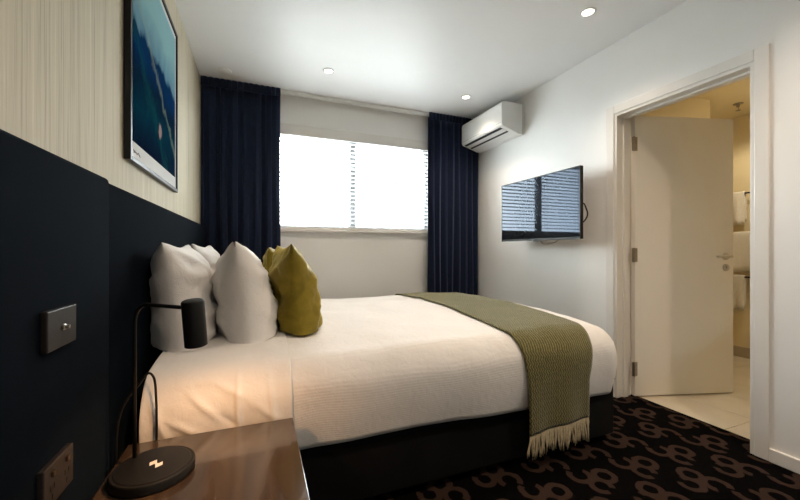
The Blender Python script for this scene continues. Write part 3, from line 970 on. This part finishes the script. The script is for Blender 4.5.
obj('cable', T(smooth_path([(TVX + .05, 1.98, 1.36), (TVX + .06, 1.90, 1.37), (TVX + .07, 1.880, 1.33), (TVX + .08, 1.876, 1.29), (TVX + .07, 1.884, 1.25), (TVX + .05, 1.93, 1.20)]), .005, 8), M['blackplastic'], tv, smooth=True)
obj('cable', T(smooth_path([(TVX + .05, 2.33, 1.16), (TVX + .06, 2.32, 1.11), (TVX + .075, 2.29, 1.078), (TVX + .09, 2.24, 1.082), (TVX + .11, 2.19, 1.10), (TVX + .15, 2.16, 1.15), (XR - .005, 2.15, 1.20)]), .005, 8), M['chrome'], tv, smooth=True)

# ------------------------------------------------------------------ ceiling fittings
def downlight(x, y, label, z=H, watts=DOWNLIGHT_W, spot=R(112)):
    d = empty('downlight', (x, y, z), label=label, cat='downlight', group='recessed ceiling downlights')
    n = 28; b = bmesh.new()
    rings = []
    for (r, dz) in ((.046, 0), (.046, -.004), (.043, -.006), (.033, -.006), (.031, -.002)):
        rings.append([b.verts.new((x + r * math.cos(2 * math.pi * k / n), y + r * math.sin(2 * math.pi * k / n), z + dz)) for k in range(n)])
    for i in range(4):
        for k in range(n): b.faces.new((rings[i][k], rings[i][(k + 1) % n], rings[i + 1][(k + 1) % n], rings[i + 1][k]))
    obj('trim_ring', b, M['whiteplastic'], d, smooth=True)
    obj('lens', lathe(bmesh.new(), [(.031, -.003), (.031, -.001)], (x, y, z), n), M['bulb'], d)
    l = bpy.data.lights.new('downlight_beam', 'SPOT'); l.energy = watts; l.color = WARM; l.spot_size = spot; l.spot_blend = 1.0; l.shadow_soft_size = .03
    q = bpy.data.objects.new('downlight_beam', l); COL.objects.link(q); q.parent = d; q.location = (0, 0, -.012)
    return d
downlight(1.866, 1.59, 'lit recessed ceiling downlight nearest the bathroom doorway')
downlight(.53, 2.89, 'lit recessed ceiling downlight above the middle of the window')
downlight(1.83, 2.90, 'lit recessed ceiling downlight just in front of the air conditioner')
downlight(.53, 1.59, 'lit recessed ceiling downlight over the head of the bed, above the frame')
downlight(1.866, .29, 'lit recessed ceiling downlight behind the viewpoint by the right wall', watts=DOWNLIGHT_W * 2.2, spot=R(140))
downlight(.53, .29, 'lit recessed ceiling downlight behind the viewpoint by the headboard', watts=DOWNLIGHT_W * 1.3, spot=R(130))
sd = empty('smoke_detector', (-.25, 3.20, H), label='pale round smoke detector on the ceiling by the left curtain', cat='smoke detector')
o = obj('body', lathe(bmesh.new(), [(.052, 0), (.052, -.006), (.046, -.011), (.030, -.013)], (-.25, 3.20, H), 32), M['whiteplastic'], sd); auto_smooth(o, 40)
obj('mesh_cap', lathe(bmesh.new(), [(.028, -.013), (.026, -.015)], (-.25, 3.20, H), 24), M['trim'], sd)

# ------------------------------------------------------------------ bathroom fittings
dl = empty('dome_light', (3.72, 1.42, BH), label='opal dome light on the bathroom ceiling, out of sight', cat='ceiling light')
obj('collar', lathe(bmesh.new(), [(.11, 0), (.11, -.02)], (3.72, 1.42, BH), 32), M['whiteplastic'], dl)
obj('diffuser', lathe(bmesh.new(), [(.10, -.02), (.095, -.045), (.075, -.062), (.04, -.072)], (3.72, 1.42, BH), 32), mat_emit('opal_diffuser', (1.0, .84, .58), 6.0), dl, smooth=True)
l = bpy.data.lights.new('dome_lamp', 'SPOT'); l.spot_size = R(168); l.spot_blend = .3; l.energy = BATH_W; l.color = (1.0, .86, .64); l.shadow_soft_size = .06
q = bpy.data.objects.new('dome_lamp', l); COL.objects.link(q); q.parent = dl; q.location = (0, 0, -.14)
sp = empty('fire_sprinkler', (3.93, 1.81, BH), label='small metal fire sprinkler on the bathroom ceiling', cat='sprinkler')
obj('escutcheon', lathe(bmesh.new(), [(.036, 0), (.034, -.006), (.012, -.010), (.012, -.03)], (3.93, 1.81, BH), 24), M['hinge'], sp)
obj('frame', T([(3.93, 1.81, BH - .03), (3.942, 1.81, BH - .045), (3.93, 1.81, BH - .06)], .003, 8), M['hinge'], sp)
obj('deflector', lathe(bmesh.new(), [(.018, -.062), (.018, -.059)], (3.93, 1.81, BH), 20), M['hinge'], sp)
def rail(z, label):
    t = empty('towel_rail', (BX1, 1.86, z), label=label, cat='towel rail', group='towel rails on the bathroom wall')
    obj('bar', T([(BX1 - .07, 1.58, z), (BX1 - .07, 2.06, z)], .008, 12), M['blackmetal'], t, smooth=True)
    for y in (1.60, 2.04):
        obj('bracket', T([(BX1 - .002, y, z), (BX1 - .07, y, z)], .009, 12), M['blackmetal'], t, smooth=True)
    return t
def towel(z, y0, y1, drop, label, seed, skew=0.0):
    pr = [(-.012, -drop)] + [(-.012, -drop * k / 6) for k in range(5, 0, -1)] + [(.012 * math.sin(a), .012 * math.cos(a)) for a in [R(-90 + 180 * k / 8) for k in range(9)]] + [(.012, -drop * .9 * k / 6) for k in range(1, 7)]
    nu = 14
    def f(i, j):
        t = i / (nu - 1); px, pz = pr[j]
        dd = max(0, -pz) / drop
        return (BX1 - .07 + px + .010 * math.sin(t * 9 + seed) * dd, y0 + (y1 - y0) * t + skew * dd, z + pz - (.05 * t * dd if skew else 0))
    b = bmesh.new(); grid(b, f, nu, len(pr))
    o = obj('hand_towel', b, M['towel'], smooth=True, label=label, cat='towel', group='towels on the bathroom rails')
    md = o.modifiers.new('thickness', 'SOLIDIFY'); md.thickness = .007; md.offset = 1
rail(1.565, 'dark towel rail highest on the bathroom wall')
rail(1.185, 'dark towel rail in the middle of the bathroom wall')
rail(.775, 'dark towel rail lowest on the bathroom wall')
towel(1.565, 1.905, 2.03, .30, 'folded white towel on the highest bathroom rail', 1)
towel(1.185, 1.72, 2.02, .33, 'rumpled white towel on the middle bathroom rail', 2, .03)
towel(.775, 1.905, 2.03, .31, 'folded white towel on the lowest bathroom rail', 3)

# ------------------------------------------------------------------ outside
struct('ground_outside', B(-40, 60, YB + .15, 80, -.5, -.3), M['bounce_ground'], 'ground outside the window, made pale to bounce daylight onto the ceiling')
hs_ = empty('neighbour_house', (12.5, 30, -.3), label='pale gabled house far outside, seen through the blind', cat='house')
HY = 30.0
def hp(px, py):   # pixel ray meets the plane of the house front
    k = (px - 400) / 356.0; s, c = math.sin(R(21.74)), math.cos(R(21.74))
    d = HY / (c - k * s)
    return (d * (s + k * c), CAM_H + d * (250 - py) / 356.0)
e0 = hp(380, 190); ap_ = hp(420, 172)
ex1 = 2 * ap_[0] - e0[0]
obj('wall', prism(bmesh.new(), [(e0[0] + .3, -.3), (ex1 - .3, -.3), (ex1 - .3, e0[1]), (ap_[0], ap_[1]), (e0[0] + .3, e0[1])], 'y', HY, HY + 8), M['hwall'], hs_)
def roof(x0, z0, x1, z1):
    return prism(bmesh.new(), [(x0, z0), (x1, z1), (x1, z1 + .22), (x0, z0 + .22)], 'y', HY - .4, HY + 8.4)
obj('roof_slope', roof(e0[0] - .2, e0[1] - .05, ap_[0], ap_[1] + .05), M['hroof'], hs_)
obj('roof_slope', roof(ex1 + .2, e0[1] - .05, ap_[0], ap_[1] + .05), M['hroof'], hs_)
for (p0, q0, p1, q1) in ((392, 196, 401, 203), (411, 178, 413, 205), (379, 200, 383, 208)):
    a = hp(p0, q1); c = hp(p1, q0)
    w = obj('window', B(a[0], c[0], HY - .06, HY, a[1], c[1]), M['hglass'], hs_)
